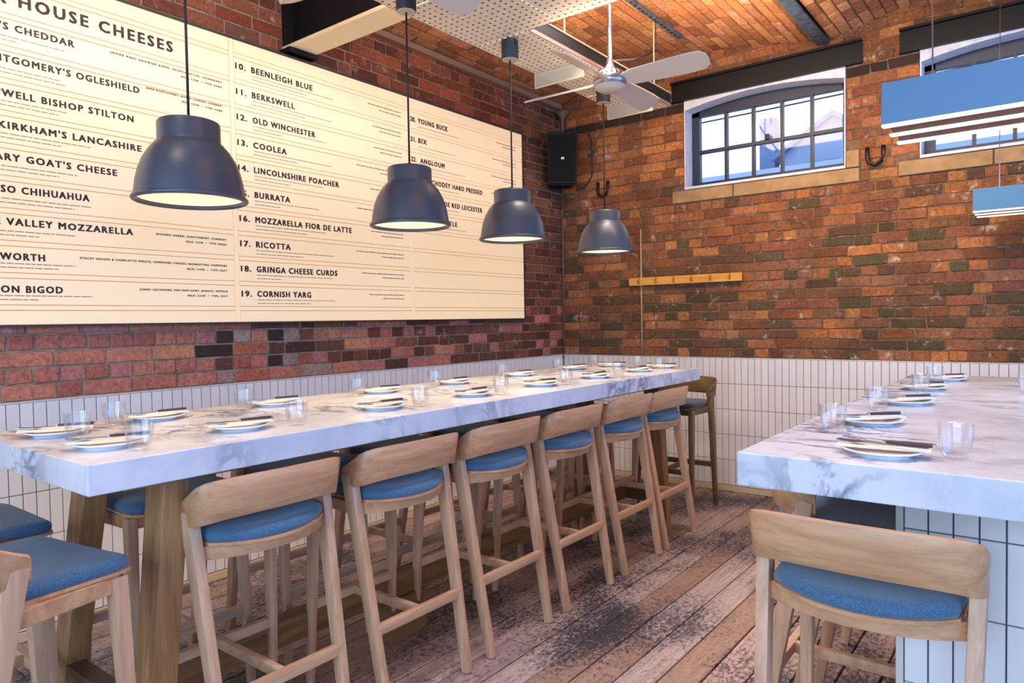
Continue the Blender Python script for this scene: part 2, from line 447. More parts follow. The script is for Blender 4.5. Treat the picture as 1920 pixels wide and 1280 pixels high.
# --- left wall (plane X=0)
wl = tag(bpy.data.objects.new('wall_left', None), kind='structure'); COL.objects.link(wl)
wl_b = boxo('mortar_bed', (-.25, -8.2, 0), (-.006, 0, HW), M['mortar_left'], wl)
mpL = lambda u, v, d: (d, u, v)
PR = [(222, 136, 112), (230, 146, 116), (210, 122, 104), (216, 134, 124), (226, 150, 112)]
PD = [(136, 78, 58), (118, 66, 54), (150, 88, 64), (106, 66, 56), (160, 100, 72), (128, 88, 70)]
PU = [(172, 92, 62), (150, 78, 56), (186, 104, 70), (128, 70, 54), (160, 96, 76)]
PB = [(66, 50, 46), (112, 72, 60), (84, 58, 50), (196, 108, 84), (190, 156, 138), (140, 86, 70)]
def palL(u, v):
    if v < 1.5:
        if -3.40 < u < -2.72 and random.random() < .6: return pick(PB)
        return pick(PR if u < -2.9 or random.random() < .35 else PD)
    if u > -.7: return pick(PD)
    return pick(PU if random.random() < .6 else PD)
def skipL(a, b, v0, v1):
    if v1 > 1.47 and v0 < 2.86: return cut([(a, b)], -4.55, -.72)
    return [(a, b)]
pc = Pieces('brick', M['brick_left'], wl)
bricks(pc, mpL, -7.0, -.004, 1.055, 1.055+CH*31, palL, skipL, lambda k: k % 2 == 1 if k < 6 else k % 4 == 1)
pc.flush(300, lambda P, x, y: (P[2] > 1.37 and P[2] < 2.94 and -4.61 < P[1] < -.65))
# --- back wall (plane Y=0), windows cut out
wbk = tag(bpy.data.objects.new('wall_back', None), kind='structure'); COL.objects.link(wbk)
WIN = [(1.205, 2.412), (2.87, 4.08), (4.54, 5.75)]
WZ0, WZ1 = 2.432, 3.14
bm = bmesh.new()
xs = [-.25]+[v for w in WIN for v in w]+[6.6]
box(bm, (-.25, .006, 0), (6.6, .3, WZ0)); box(bm, (-.25, .006, WZ1), (6.6, .3, HW))
for i in range(0, len(xs), 2): box(bm, (xs[i], .006, WZ0), (xs[i+1], .3, WZ1))
obj('mortar_bed', bm, M['mortar'], wbk)
mpB = lambda u, v, d: (u, -d, v)
PO = [(188, 116, 66), (204, 128, 72), (170, 102, 60), (192, 124, 80), (160, 104, 70), (214, 140, 80), (150, 92, 56)]
PX = [(142, 96, 64), (124, 88, 62), (156, 106, 70), (112, 86, 60), (176, 114, 76), (104, 92, 62), (190, 128, 90), (166, 100, 72)]
PK = [(58, 48, 46), (70, 54, 48), (50, 42, 42)]
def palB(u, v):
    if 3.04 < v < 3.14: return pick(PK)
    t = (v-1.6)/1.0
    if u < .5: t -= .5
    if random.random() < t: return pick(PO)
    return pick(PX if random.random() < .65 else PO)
LINT = [(1.10, 2.52), (2.752, 4.19), (4.42, 5.86)]
SILL = [(1.10, 2.50), (2.744, 4.2), (4.43, 5.87)]
def skipB(a, b, v0, v1):
    s = [(a, b)]
    for i in range(3):
        if v1 > 3.115 and v0 < 3.25: s = cut(s, LINT[i][0]-.004, LINT[i][1]+.004)
        if v1 > 2.40 and v0 < 3.13: s = cut(s, WIN[i][0]-.006, WIN[i][1]+.006)
        if v1 > 2.315 and v0 < 2.39: s = cut(s, SILL[i][0]-.005, SILL[i][1]+.005)
    if v1 > 2.39 and v0 < 2.54: s = cut(s, 2.40, 2.505)
    return s
pc = Pieces('brick', M['brick_back'], wbk)
bricks(pc, mpB, .004, 6.5, 1.055, 1.055+CH*34, palB, skipB, 4, jit=.0045)
pc.flush(300)
# lintels, sills
for i in range(3):
    a, b = LINT[i]
    bm = bmesh.new(); box(bm, (a, -.012, 3.125), (b, .1, 3.282)); box(bm, (a, -.045, 3.268), (b, .1, 3.284)); box(bm, (a, -.035, 3.122), (b, .1, 3.134))
    obj('lintel_beam', bm, M['black_steel'], wbk)
    a, b = SILL[i]
    m_ = (a+b)/2
    boxo('sill_stone', (a, -.014, 2.31), (m_-.2, .25, 2.405), M['stone'], wbk, .006)
    boxo('sill_stone', (m_-.192, -.012, 2.31), (b, .25, 2.405), M['stone'], wbk, .006)
boxo('sill_stone', (2.416, -.013, 2.412), (2.50, .1, 2.53), M['stone'], wbk, .006)
# tiles
def tiles(parent, mp, u0, u1, z0, rows, tw, th, mp_name='tile', first=0, limit=300):
    pc = Pieces(mp_name, M['tile'], parent); n = int(round((u1-u0)/tw))
    for r in range(rows):
        for k in range(n):
            a = u0+k*tw
            pc.add(piece(mp, a+.0017, a+tw-.0017, z0+r*th+.0017, z0+(r+1)*th-.0017, .012, .0015, 0), QF, (1, 1, 1, 1))
    pc.flush(limit)
TW = .0515
boxo('grout_bed', (-.002, -7.0, .045), (.009, 0, 1.05), M['grout'], wl)
tiles(wl, mpL, -7.0+.0135, -.012, .047, 5, TW, .2005)
boxo('tile_trim', (-.004, -7.0, 1.0495), (.012, -.012, 1.056), M['plaster'], wl)
boxo('grout_bed', (.0, -.009, .045), (6.5, .002, 1.05), M['grout'], wbk)
tiles(wbk, mpB, .012, 6.4, .047, 5, TW, .2005)
boxo('tile_trim', (.012, -.012, 1.0495), (6.5, .004, 1.056), M['plaster'], wbk)
for nm, a, b in (('baseboard_left', (0, -7, 0), (.018, -.018, .044)), ('baseboard_back', (0, -.018, 0), (6.5, 0, .044))):
    tag(boxo(nm, a, b, M['skirting'], None, .003), kind='structure')

# --- windows of the back wall
def window(idx, x0, x1):
    w = tag(bpy.data.objects.new('window_%d' % idx, None), kind='structure'); COL.objects.link(w)
    yf = .13
    boxo('reveal', (x0, -.008, WZ0), (x0+.008, .25, WZ1), M['whitewash'], w)
    boxo('reveal', (x1-.008, -.008, WZ0), (x1, .25, WZ1), M['whitewash'], w)
    boxo('sill_board', (x0, -.012, WZ0-.02), (x1, .25, WZ0), M['whitewash'], w, .003)
    # arched soffit : flat against the lintel, arch below
    n = 14; xc = (x0+x1)/2; h = (x1-x0)/2
    bm = bmesh.new(); prev = None
    for i in range(n+1):
        x = x0+(x1-x0)*i/n; z = 3.045+.062*(1-((x-xc)/h)**2)
        q = [bm.verts.new(p) for p in ((x, -.006, z), (x, .25, z), (x, .25, 3.15), (x, -.006, 3.15))]
        if prev:
            for k in range(4): bm.faces.new((prev[k], prev[(k+1) % 4], q[(k+1) % 4], q[k]))
        prev = q
    obj('arched_soffit', bm, M['whitewash'], w)
    gx0, gx1, gz0, gz1 = x0+.072, x1-.045, 2.478, 3.014
    bm = bmesh.new()
    box(bm, (x0, yf, WZ0), (gx0, yf+.05, 3.06)); box(bm, (gx1, yf, WZ0), (x1, yf+.05, 3.06))
    box(bm, (gx0, yf, WZ0), (gx1, yf+.05, gz0))
    prev = None
    for i in range(n+1):
        x = x0+(x1-x0)*i/n; z = 3.05+.062*(1-((x-xc)/h)**2)
        q = [bm.verts.new(p) for p in ((x, yf, gz1), (x, yf+.05, gz1), (x, yf+.05, z), (x, yf, z))]
        if prev:
            for k in range(4): bm.faces.new((prev[k], prev[(k+1) % 4], q[(k+1) % 4], q[k]))
        prev = q
    wfr = obj('window_frame', bm, M['window_steel'], w)
    zm = 2.727
    for i in range(1, 5):
        x = gx0+(gx1-gx0)*i/5
        boxo('glazing_bar', (x-.011, yf+.004, gz0), (x+.011, yf+.045, gz1), M['window_steel'], w)
    boxo('glazing_bar', (gx0, yf, zm-.012), (gx1, yf+.048, zm+.012), M['window_steel'], w)
    for i in range(5):
        for a, b in ((gz0, zm-.012), (zm+.012, gz1)):
            xa = gx0+(gx1-gx0)*i/5+.011; xb = gx0+(gx1-gx0)*(i+1)/5-.011
            boxo('pane', (xa, yf+.022, a), (xb, yf+.026, b), M['window_glass'], wfr)
    boxo('window_catch', (gx0+(gx1-gx0)*.49, yf-.02, zm+.012), (gx0+(gx1-gx0)*.52, yf, zm+.05), M['iron'], w)
for i, (a, b) in enumerate(WIN): window(i+1, a, b)

# --- ceiling: brick vaults between steel beams
ce = tag(bpy.data.objects.new('ceiling', None), kind='structure'); COL.objects.link(ce)
pc = Pieces('brick', M['brick_vault'], ce)
PV = [(222, 152, 98), (206, 132, 84), (230, 164, 112), (196, 128, 88), (218, 150, 118), (182, 118, 82)]
def arcz(x, xa, xb): c = (xa+xb)/2; h = (xb-xa)/2; return 3.332+.145*(1-((x-c)/h)**2)
VA = [(0, 2.235), (2.315, 4.50), (4.58, 6.77)]
for vi, (xa, xb) in enumerate(VA):
    pts = []; n = 200
    acc = 0; tab = [(0, xa)]
    for i in range(1, n+1):
        x0 = xa+(xb-xa)*(i-1)/n; x1 = xa+(xb-xa)*i/n
        acc += math.hypot(x1-x0, arcz(x1, xa, xb)-arcz(x0, xa, xb)); tab.append((acc, x1))
    tot = acc
    def mpV(u, v, d, tab=tab, tot=tot, xa=xa, xb=xb):
        v = min(max(v, 0), tot); i = min(int(v/tot*n), n-1)
        while i < n-1 and tab[i+1][0] < v: i += 1
        while i > 0 and tab[i][0] > v: i -= 1
        t = (v-tab[i][0])/(tab[i+1][0]-tab[i][0]+1e-9); x = tab[i][1]+t*(tab[i+1][1]-tab[i][1]); z = arcz(x, xa, xb)
        e = .01; s = (arcz(x+e, xa, xb)-arcz(x-e, xa, xb))/(2*e); L = math.hypot(1, s)
        return (x+d*s/L, u, z-d/L)
    for seg in ((-2.75, -.004), (-7.0, -2.93)):
        bricks(pc, mpV, seg[0], seg[1], 0, CH*int(tot/CH), lambda u, v: pick(PV, .16), lambda a, b, c, d: [(a, b)], lambda k: False, jit=.003)
    bm = bmesh.new(); prev = None
    for i in range(25):
        x = xa+(xb-xa)*i/24; z = arcz(x, xa, xb)+.007
        q = [bm.verts.new(p) for p in ((x, -8.2, z), (x, 0, z), (x, 0, z+.2), (x, -8.2, z+.2))]
        if prev:
            for k in range(4): bm.faces.new((prev[k], prev[(k+1) % 4], q[(k+1) % 4], q[k]))
        prev = q
    obj('vault_bed', bm, M['mortar_vault'], ce)
pc.flush(300, lambda P, x, y: x < 1215 and y > 150)
for x in (2.275, 4.54):
    bm = bmesh.new(); box(bm, (x-.04, -8.1, 3.302), (x+.04, -.03, 3.318)); box(bm, (x-.008, -8.1, 3.31), (x+.008, -.03, 3.5))
    tag(obj('ceiling_beam', bm, M['beam_steel']), {2.275: 'weathered steel beam between vaults, meeting the back wall above the first window', 4.54: 'weathered steel beam between the vaults, off to the right of the second window'}[x], 'beam', 'steel beams between the vaults')
tag(boxo('trim_1', (0, -2.75, 3.285), (.035, -.02, 3.325), M['ledge']), kind='structure')
# main girder across the room
g = empty('girder', (0, -2.845, 2.975), 0, 'deep black steel girder with underside coloured cream as if lit, resting on the brick above the menu board', 'beam')
def rel(o, a, b): return None
boxo('bottom_flange', (.0, -.085, 0), (6.5, .085, .02), M['flange'], g)  # cream puts the light on the underside into the colour
boxo('web', (.0, -.008, .02), (6.5, .008, .36), M['black_steel'], g)
boxo('bearing_plate', (.0, -.10, -.022), (.10, .10, -.001), M['black_steel'], g)
boxo('end_plate', (.0, -.080, .021), (.012, .080, .34), M['black_steel'], g)

# --- floor
fl = tag(bpy.data.objects.new('floor', None), kind='structure'); COL.objects.link(fl)
boxo('subfloor', (-.2, -8.3, -.1), (6.6, .2, -.014), M['iron'], fl)
PF = [(188, 158, 144), (172, 144, 128), (200, 172, 158), (166, 132, 112), (182, 156, 150)]
x = 2.128-.135*16
mpF = lambda u, v, d: (u, v, d)
while x < 6.5:
    y = -8.2+random.uniform(-1.5, 0); xa, xb = max(x, .0)+.003, min(x+.135, 6.5)-.003
    while y < 0:
        L = random.uniform(1.5, 3.2); ya, yb = max(y, -8.2), min(y+L, -.0)
        if yb > -.35: yb = 0; L = 10
        y += L
        if yb-ya > .05 and xb > xa:
            v = piece(mpF, xa, xb, ya+.002, yb-.002, -random.uniform(0, .0025), .003, .014)
            raw('plank', v, QF, M['plank'], fl, [pick(PF, .15)]*12)
    x += .135
# --- the walls outside the picture, with window openings
wr = tag(bpy.data.objects.new('wall_right', None), kind='structure'); COL.objects.link(wr)
bm = bmesh.new()
box(bm, (6.5, -8.2, 0), (6.7, 0, 1.0)); box(bm, (6.5, -8.2, 2.9), (6.7, 0, HW))
for a, b in ((-8.2, -7.4), (-4.7, -4.3), (-.2, 0)): box(bm, (6.5, a, 1.0), (6.7, b, 2.9))
obj('plaster_wall', bm, M['plaster'], wr)
wf = tag(bpy.data.objects.new('wall_rear', None), kind='structure'); COL.objects.link(wf)
bm = bmesh.new()
box(bm, (-.2, -8.4, 0), (6.7, -8.2, .6)); box(bm, (-.2, -8.4, 3.0), (6.7, -8.2, HW)); box(bm, (-.2, -8.4, .6), (1.2, -8.2, 3.0)); box(bm, (6.0, -8.4, .6), (6.7, -8.2, 3.0))
obj('plaster_wall', bm, M['plaster'], wf)

# ------------------------------------------------------------------ illuminated menu board
mb = empty('menu_board', (0, 0, 0), 0, 'long backlit cream cheese menu board with black lettering on the left brick wall', 'sign')
BX = .055
CO = [(-5.92, -4.618), (-4.586, -3.302), (-3.270, -1.978), (-1.946, -.672)]
RZ = [1.466+.1377*k for k in range(11)]
bm = bmesh.new()
box(bm, (0, -5.93, 1.383), (BX+.008, -.664, 1.392)); box(bm, (0, -5.93, 2.925), (BX+.008, -.664, 2.937))
box(bm, (0, -.671, 1.392), (BX+.008, -.662, 2.925)); box(bm, (0, -5.93, 1.392), (BX+.008, -5.92, 2.925))
obj('board_frame', bm, M['blackboard'], mb)
boxo('back_box', (.014, -5.92, 1.393), (BX-.006, -.672, 2.924), M['board_rail'], mb)
for a, b in CO:
    zz = [1.393]+RZ+[2.924]
    for k in range(12):
        boxo('letter_panel', (BX-.0055, a, zz[k]+(.014 if k else 0)), (BX, b, zz[k+1]-(.014 if k < 11 else 0)), M['board_panel'], mb)
    for z in RZ:
        boxo('rail', (BX-.0055, a, z-.0095), (BX+.001, b, z+.0095), M['board_panel'], mb)
for (a, b), (c, d) in zip(CO, CO[1:]):
    boxo('mullion', (BX-.0055, b+.0045, 1.393), (BX+.001, c-.0045, 2.924), M['board_panel'], mb)
def text(s, y0, y1, z, cap, m='ink', bold=.0, sp=1.25):
    cu = bpy.data.curves.new('lettering', 'FONT'); cu.body = s; cu.size = cap/.72; cu.space_character = sp
    cu.offset = 0; cu.resolution_u = 2; cu.extrude = 0.0006
    o = bpy.data.objects.new('tmp', cu); COL.objects.link(o)
    bpy.context.view_layer.update()
    dg = bpy.context.evaluated_depsgraph_get(); me = bpy.data.meshes.new_from_object(o.evaluated_get(dg))
    bpy.data.objects.remove(o); bpy.data.curves.remove(cu)
    xs = [v.co.x for v in me.vertices]; x0, x1 = min(xs), max(xs)
    if y0 is None: y0 = y1-(x1-x0)
    k = 1 if y1 is None else (y1-y0)/(x1-x0)
    me.materials.clear(); me.materials.append(M[m])
    for v in me.vertices: v.co = Vector((BX+.0012+v.co.z, y0+(v.co.x-x0)*k, z+v.co.y))
    if bold:      # heavier letters: the glyphs again, shifted by a hair to each side
        b0 = bmesh.new(); 
        for dy, dz in ((-1, -.6), (1, -.6), (-1, .6), (1, .6)):
            m3 = me.copy()
            for v in m3.vertices: v.co.y += dy*bold; v.co.z += dz*bold; v.co.x += .00005*(dy+dz)
            b0.from_mesh(m3); bpy.data.meshes.remove(m3)
        b0.to_mesh(me); b0.free()
    # one object for each word: cut where the gap between letters is wide
    iv = sorted((min(me.vertices[k].co.y for k in p.vertices), max(me.vertices[k].co.y for k in p.vertices)) for p in me.polygons)
    cuts = []; e = iv[0][1]
    for a, b in iv:
        if a-e > cap*.45*min(k, 1.2): cuts.append((a+e)/2)
        e = max(e, b)
    lo = -99
    for hi in cuts+[99]:
        bm = bmesh.new(); bm.from_mesh(me)
        bmesh.ops.delete(bm, geom=[v for v in bm.verts if not lo < v.co.y < hi], context='VERTS')
        if len(bm.verts):
            m2 = bpy.data.meshes.new('lettering'); bm.to_mesh(m2); m2.materials.append(M[m]); link(bpy.data.objects.new('lettering', m2), mb)
        bm.free(); lo = hi
C1 = [("KEEN'S CHEDDAR", None, -4.059, 2.647), ("MONTGOMERY'S OGLESHIELD", None, -3.777, 2.510), ("CROPWELL BISHOP STILTON", None, -3.809, 2.364),
      ("KIRKHAM'S LANCASHIRE", -4.360, -3.776, 2.228), ("ROSARY GOAT'S CHEESE", None, -3.893, 2.093), ("QUESO CHIHUAHUA", None, -4.018, 1.957),
      ("E VALLEY MOZZARELLA", -4.385, -3.829, 1.819), ("TUNWORTH", -4.468, -4.207, 1.671), ("BARON BIGOD", None, -4.141, 1.531)]
text("OUR HOUSE CHEESES", None, -3.607, 2.757, .052, bold=.0028, sp=1.32)
for s, a, b, z in C1:
    if a is None: a = b-.0290*len(s)
    text(s, a, b, z, .030, bold=.0017)
C2 = [("BEENLEIGH BLUE", -2.765), ("BERKSWELL", -2.892), ("OLD WINCHESTER", -2.752), ("COOLEA", -2.955), ("LINCOLNSHIRE POACHER", -2.584), ("BURRATA", -2.94),
      ("MOZZARELLA FIOR DE LATTE", -2.491), ("RICOTTA", -2.945), ("GRINGA CHEESE CURDS", -2.612), ("CORNISH YARG", -2.81)]
for i, (s, b) in enumerate(C2):
    z = 2.772-.1377*i
    text('%d.' % (10+i), -3.262, -3.203, z, .032, bold=.0019, sp=1.15); text(s, -3.166, b, z, .033, bold=.0019)
C3 = [('20.', 'YOUNG BUCK', -1.579), ('21.', 'BIX', -1.80), ('22.', 'ANGLOUM', -1.62), ('23.', 'CHODEY HARD PRESSED', -1.197), ('24.', 'SPARKENHOE RED LEICESTER', -1.201), ('25.', 'TLE', -1.494)]
for i, (n_, s, b) in enumerate(C3):
    z = 2.768-.1377*i
    text(n_, -1.955, -1.905, z, .032, bold=.0019, sp=1.1); text(s, max(-1.88, b-.035*len(s)) if i < 3 else max(-1.88, b-.0295*len(s)), b, z, .034, bold=.0019)
D = [("JAMES AND GEORGE KEEN, WINCANTON, SOMERSET", "MILK: COW  /  TYPE: HARD", 0, -3.345, 2.668, .56), ("JAMIE MONTGOMERY, NORTH CADBURY, SOMERSET", "MILK: COW  /  TYPE: HARD", 1, -3.345, 2.542, .40),
     ("RICHARD HARRIS, GLASTONBURY, SOMERSET", "MILK: COW  /  TYPE: FRESH", 6, -3.345, 1.83, .37),
     ("STACEY HEDGES & CHARLOTTE SPRUCE, HAMPSHIRE CHEESES, BASINGSTOKE, HAMPSHIRE", "MILK: COW  /  TYPE: SOFT", 7, -3.345, 1.690, .72),
     ("JONNY CRICKMORE, FEN FARM DAIRY, BUNGAY, SUFFOLK", "MILK: COW  /  TYPE: SOFT", 8, -3.345, 1.553, .46)]
for a, b, i, y, z, wdt in D:
    text(a, y-wdt, y, z, .0095, bold=.0005); text(b, y-.22, y, z-.026, .0095, bold=.0005)
# illegible small print: one mark for each word
def words(y0, wid, z, h, m):
    bm = bmesh.new(); y = y0
    while y < y0+wid:
        l = min(random.uniform(.010, .034)*h/.007, y0+wid-y)
        box(bm, (BX+.0003, y, z), (BX+.0012, y+l, z+h*.5)); y += l+.0035*h/.007
    obj('fine_print', bm, M[m], mb)
for i in range(9): words(-4.38, random.uniform(.25, .42), 2.617-.1377*i, .009, 'ink_grey'); words(-4.38, random.uniform(.1, .3), 2.600-.1377*i, .009, 'ink_grey')
for i in range(10):
    words(-3.166, random.uniform(.42, .56), 2.752-.1377*i, .009, 'ink_grey'); words(-3.166, random.uniform(.15, .4), 2.733-.1377*i, .009, 'ink_grey')
    w_ = random.uniform(.22, .42); words(-2.045-w_, w_, 2.797-.1377*i, .010, 'ink_mid'); words(-2.24, .195, 2.772-.1377*i, .010, 'ink_mid')
for i in range(6):
    words(-1.88, random.uniform(.35, .5), 2.74-.1377*i, .009, 'ink_grey')
    w_ = random.uniform(.22, .38); words(-.76-w_, w_, 2.795-.1377*i, .010, 'ink_mid'); words(-.93, .17, 2.772-.1377*i, .010, 'ink_mid')
for i in (2, 3): words(-3.66, .30, 2.41-.1377*(i-2), .010, 'ink_mid')

# ------------------------------------------------------------------ ceiling equipment
sr = empty('service_raft', (0, 0, 2.86), 0, 'perforated cream steel raft hanging under the brick vault over the long table', 'ceiling raft')
def plate(a, b, nm='perforated_panel'):
    return boxo(nm, a, b, M['perforated'], sr, 0)
yb = [-.78, -1.34, -1.9, -2.46]
for a, b in zip(yb[1:], yb): plate((1.10, a+.002, 0), (1.44, b-.002, .004))
for i, (a, b) in enumerate(((-3.02, -2.46), (-3.58, -3.024), (-4.14, -3.584), (-4.7, -4.144))):
    plate((1.10, a, 0), (1.62, b-.002, .004)); plate((1.623, a, 0), (2.15, b-.002, .004))
bm = bmesh.new()
for a, b in (((1.10, -.78), (1.44, -.775)), ((1.095, -4.7), (1.10, -.775)), ((1.44, -2.46), (2.15, -2.455)), ((2.15, -4.7), (2.155, -2.455))):
    box(bm, (a[0], a[1], 0), (b[0], b[1], .022))
box(bm, (1.44, -2.455, 0), (1.447, -.775, .02))
obj('raft_edge', bm, M['tray_side'], sr)
boxo('black_channel', (1.425, -2.45, .020), (1.446, -.78, .085), M['black_steel'], sr)
boxo('top_lip', (1.41, -2.45, .085), (1.452, -.78, .092), M['ledge'], sr)
for y in (-1.0, -2.1):
    bm = bmesh.new(); tube(bm, [(1.43, y, .09), (1.43, y, .60)], .004, 6); obj('hanger_rod', bm, M['pipe_white'], sr)
for y in (-1.05, -1.92):
    f_ = boxo('acrylic_fin', (1.10, y-.003, -.085), (1.44, y+.003, -.001), M['fin'], sr)
    bm = bmesh.new(); box(bm, (1.098, y-.004, -.09), (1.442, y+.004, -.084)); box(bm, (1.096, y-.004, -.09), (1.101, y+.004, 0)); obj('fin_edging', bm, M['flange'], sr)

# pendants
PY = [-4.19, -3.18, -2.43, -1.46]
PXX = 1.30
PLAB = ['large dark metal dome pendant lamp hanging nearest, in front of the menu board', 'dark dome pendant lamp second from the left, over the middle of the long table',
        'dark dome pendant lamp overlapping the right end of the menu board', 'dark dome pendant lamp hanging farthest away, in front of the back brick wall']
def pendant():
    t = empty('pendant_lamp', (0, 0, 0), 0, 'x', 'lamp', 'dome pendant lamps over the long table')
    out = [(.098, .262), (.098, .205), (.100, .199), (.106, .196), (.126, .172), (.145, .140), (.158, .105), (.166, .070), (.170, .040), (.172, .030), (.173, .022)]
    top = [(.0, .272), (.088, .271), (.095, .268)]
    inn = [(.168, .022), (.164, .045), (.152, .105), (.135, .145), (.09, .185), (.085, .26), (.0, .262)]
    bm = bmesh.new(); lathe(bm, top+out+inn, 48); obj('lamp_shade', bm, M['pendant'], t, True, 50)
    bm = bmesh.new(); pr = [(.172+.009*math.cos(a), .014+.008*math.sin(a)) for a in [2*math.pi*i/10 for i in range(10)]]
    lathe(bm, pr, 48, close=True); obj('rim_ring', bm, M['pendant'], t, True)
    bm = bmesh.new(); lathe(bm, [(.163, .020), (.160, .03), (.0, .034)], 48)
    obj('diffuser', bm, M['lamp_glow'], t, True)
    bm = bmesh.new(); tube(bm, [(0, 0, .27), (0, 0, .965)], .0045, 8); obj('flex', bm, M['cable'], t, True)
    bm = bmesh.new(); lathe(bm, [(0, .29), (.012, .29), (.014, .27), (0, .268)], 16); obj('cord_grip', bm, M['cable'], t, True)
    bm = bmesh.new(); lathe(bm, [(0, .958), (.042, .958), (.045, .962), (.045, 1.055), (0, 1.055)], 32); obj('ceiling_cup', bm, M['canopy'], t, True, 40)
    bm = bmesh.new(); lathe(bm, [(0, .955), (.038, .955), (.043, .9595), (.043, .961), (0, .961)], 32); obj('cup_base', bm, M['cup_base'], t, True, 40)
    return t
pp = pendant()
for i, y in enumerate(PY):
    o = pp if i == 0 else copy_tree(pp)
    o.location = (PXX, y, 1.795 if i else 1.782); o['label'] = PLAB[i]
    l = bpy.data.lights.new('bulb', 'SPOT'); l.energy = 26; l.color = (1, .80, .55); l.spot_size = R(130); l.spot_blend = .6; l.shadow_soft_size = .07
    lo = bpy.data.objects.new('bulb', l); COL.objects.link(lo); lo.location = (PXX, y, 1.79)

# ceiling fans
def fan():
    t = empty('ceiling_fan', (0, 0, 0), 0, 'x', 'fan', 'ceiling fans under the vaults')
    bm = bmesh.new(); tube(bm, [(0, 0, .06), (0, 0, .72)], .013, 12); obj('downrod', bm, M['fan_metal'], t, True)
    bm = bmesh.new(); lathe(bm, [(0, .13), (.018, .13), (.022, .10), (.032, .075), (.06, .062), (.085, .045), (.095, .02), (.098, 0), (.092, -.02), (.07, -.038), (.03, -.046), (0, -.048)], 32)
    obj('motor_housing', bm, M['fan_metal'], t, True, 60)
    bm = bmesh.new()
    for k in range(20):
        a = 2*math.pi*k/20; bar(bm, (.070*math.cos(a), .070*math.sin(a), .060), (.094*math.cos(a), .094*math.sin(a), .030), .007, .004, xax=(-math.sin(a), math.cos(a), 0), bev=0)
    obj('vent_ribs', bm, M['black_steel'], t)
    bm = bmesh.new(); lathe(bm, [(.092, -.018), (.075, -.040), (.055, -.050), (0, -.054), (0, -.046)], 32); obj('bottom_cap', bm, M['fan_blade'], t, True, 50)
    for k in range(4):
        a = R(2+90*k); c, s = math.cos(a), math.sin(a)
        pts = [(.085, .035), (.14, .052), (.30, .060), (.46, .064), (.535, .060), (.565, .035), (.57, 0), (.565, -.035), (.535, -.060), (.46, -.064), (.30, -.060), (.14, -.052), (.085, -.035)]
        bm = bmesh.new(); up = []; dn = []
        for px, py in pts:
            z = .004-py*.42
            for L, dz in ((up, .004), (dn, -.004)): L.append(bm.verts.new((px*c-py*s, px*s+py*c, z+dz)))
        bm.faces.new(up); bm.faces.new(dn[::-1])
        for i in range(len(pts)): j = (i+1) % len(pts); bm.faces.new((up[i], dn[i], dn[j], up[j]))
        obj('blade', bm, M['fan_blade'], t)
    bm = bmesh.new(); lathe(bm, [(0, .70), (.06, .70), (.055, .76), (0, .76)], 24); obj('ceiling_rose', bm, M['fan_metal'], t, True, 40)
    return t
f1 = fan(); f1.location = (1.60, -1.90, 2.705); f1['label'] = 'metal four-blade ceiling fan beside the perforated raft, whole in view'
f2 = copy_tree(f1); f2.location = (1.56, -3.60, 2.74); f2.rotation_euler = (0, 0, R(-4)); f2['label'] = 'nearer ceiling fan mostly out of frame, one blade tip showing above the menu board'
for ch in list(f2.children):
    if ch.name.startswith('downrod'):
        pass
# strut channel with rods, bent cable
sc_ = empty('strut_channel', (1.47, -1.15, 3.36), 0, 'short perforated blue-grey steel channel fixed under the brick vault', 'bracket')
bm = bmesh.new(); box(bm, (-.02, -.5, 0), (.02, .5, .022)); obj('channel', bm, M['beam_steel'], sc_)
for k in range(18):
    boxo('slot', (-.008, -.47+k*.054, -.001), (.008, -.447+k*.054, .002), M['black_steel'], sc_)
bm = bmesh.new(); tube(bm, [(0, .1, 0), (0, .1, -.18)], .003, 6); obj('drop_rod', bm, M['iron'], sc_)
def cable(name, pts, r, m, label, cat):
    P = [Vector(p) for p in pts]; out = []
    for i in range(len(P)-1):
        p0 = P[max(i-1, 0)]; p1 = P[i]; p2 = P[i+1]; p3 = P[min(i+2, len(P)-1)]
        for k in range(8):
            t = k/8; out.append(.5*((2*p1)+(p2-p0)*t+(2*p0-5*p1+4*p2-p3)*t*t+(3*p1-p0-3*p2+p3)*t**3))
    out.append(P[-1]); bm = bmesh.new(); tube(bm, out, r, 8); return tag(obj(name, bm, m, None, True), label, cat)
cable('bent_cable', [(1.44, -1.55, 2.96), (1.40, -1.2, 3.08), (1.36, -.85, 3.24), (1.36, -.78, 3.26), (1.36, -.75, 3.20), (1.36, -.75, 2.98)], .007, M['cable'], 'thin black cable looping over beside the fan rod', 'cable')
# speaker in the corner
sp = empty('wall_speaker', (.175, -.25, 2.765), R(38), 'black boxy loudspeaker bracketed high in the brick corner', 'speaker')
bm = bmesh.new()
vs = []
for z, k, oy in ((-.225, .92, .03), (.225, 1.0, -.005)):
    for x, y in ((-.135, -.105), (.135, -.105), (.095, .10), (-.095, .10)): vs.append(bm.verts.new((x*k, y+oy, z)))
for f in ((3, 2, 1, 0), (4, 5, 6, 7), (0, 1, 5, 4), (1, 2, 6, 5), (2, 3, 7, 6), (3, 0, 4, 7)): bm.faces.new([vs[i] for i in f])
bmesh.ops.bevel(bm, geom=bm.edges[:], offset=.012, segments=3, affect='EDGES')
obj('cabinet', bm, M['speaker'], sp, True, 40)
bm = bmesh.new(); vs = [bm.verts.new(p) for p in ((-.105, -.083, -.195), (.105, -.083, -.195), (.115, -.113, .195), (-.115, -.113, .195), (-.105, -.07, -.195), (.105, -.07, -.195), (.115, -.10, .195), (-.115, -.10, .195))]
for f in ((0, 1, 2, 3), (7, 6, 5, 4), (0, 4, 5, 1), (1, 5, 6, 2), (2, 6, 7, 3), (3, 7, 4, 0)): bm.faces.new([vs[i] for i in f])
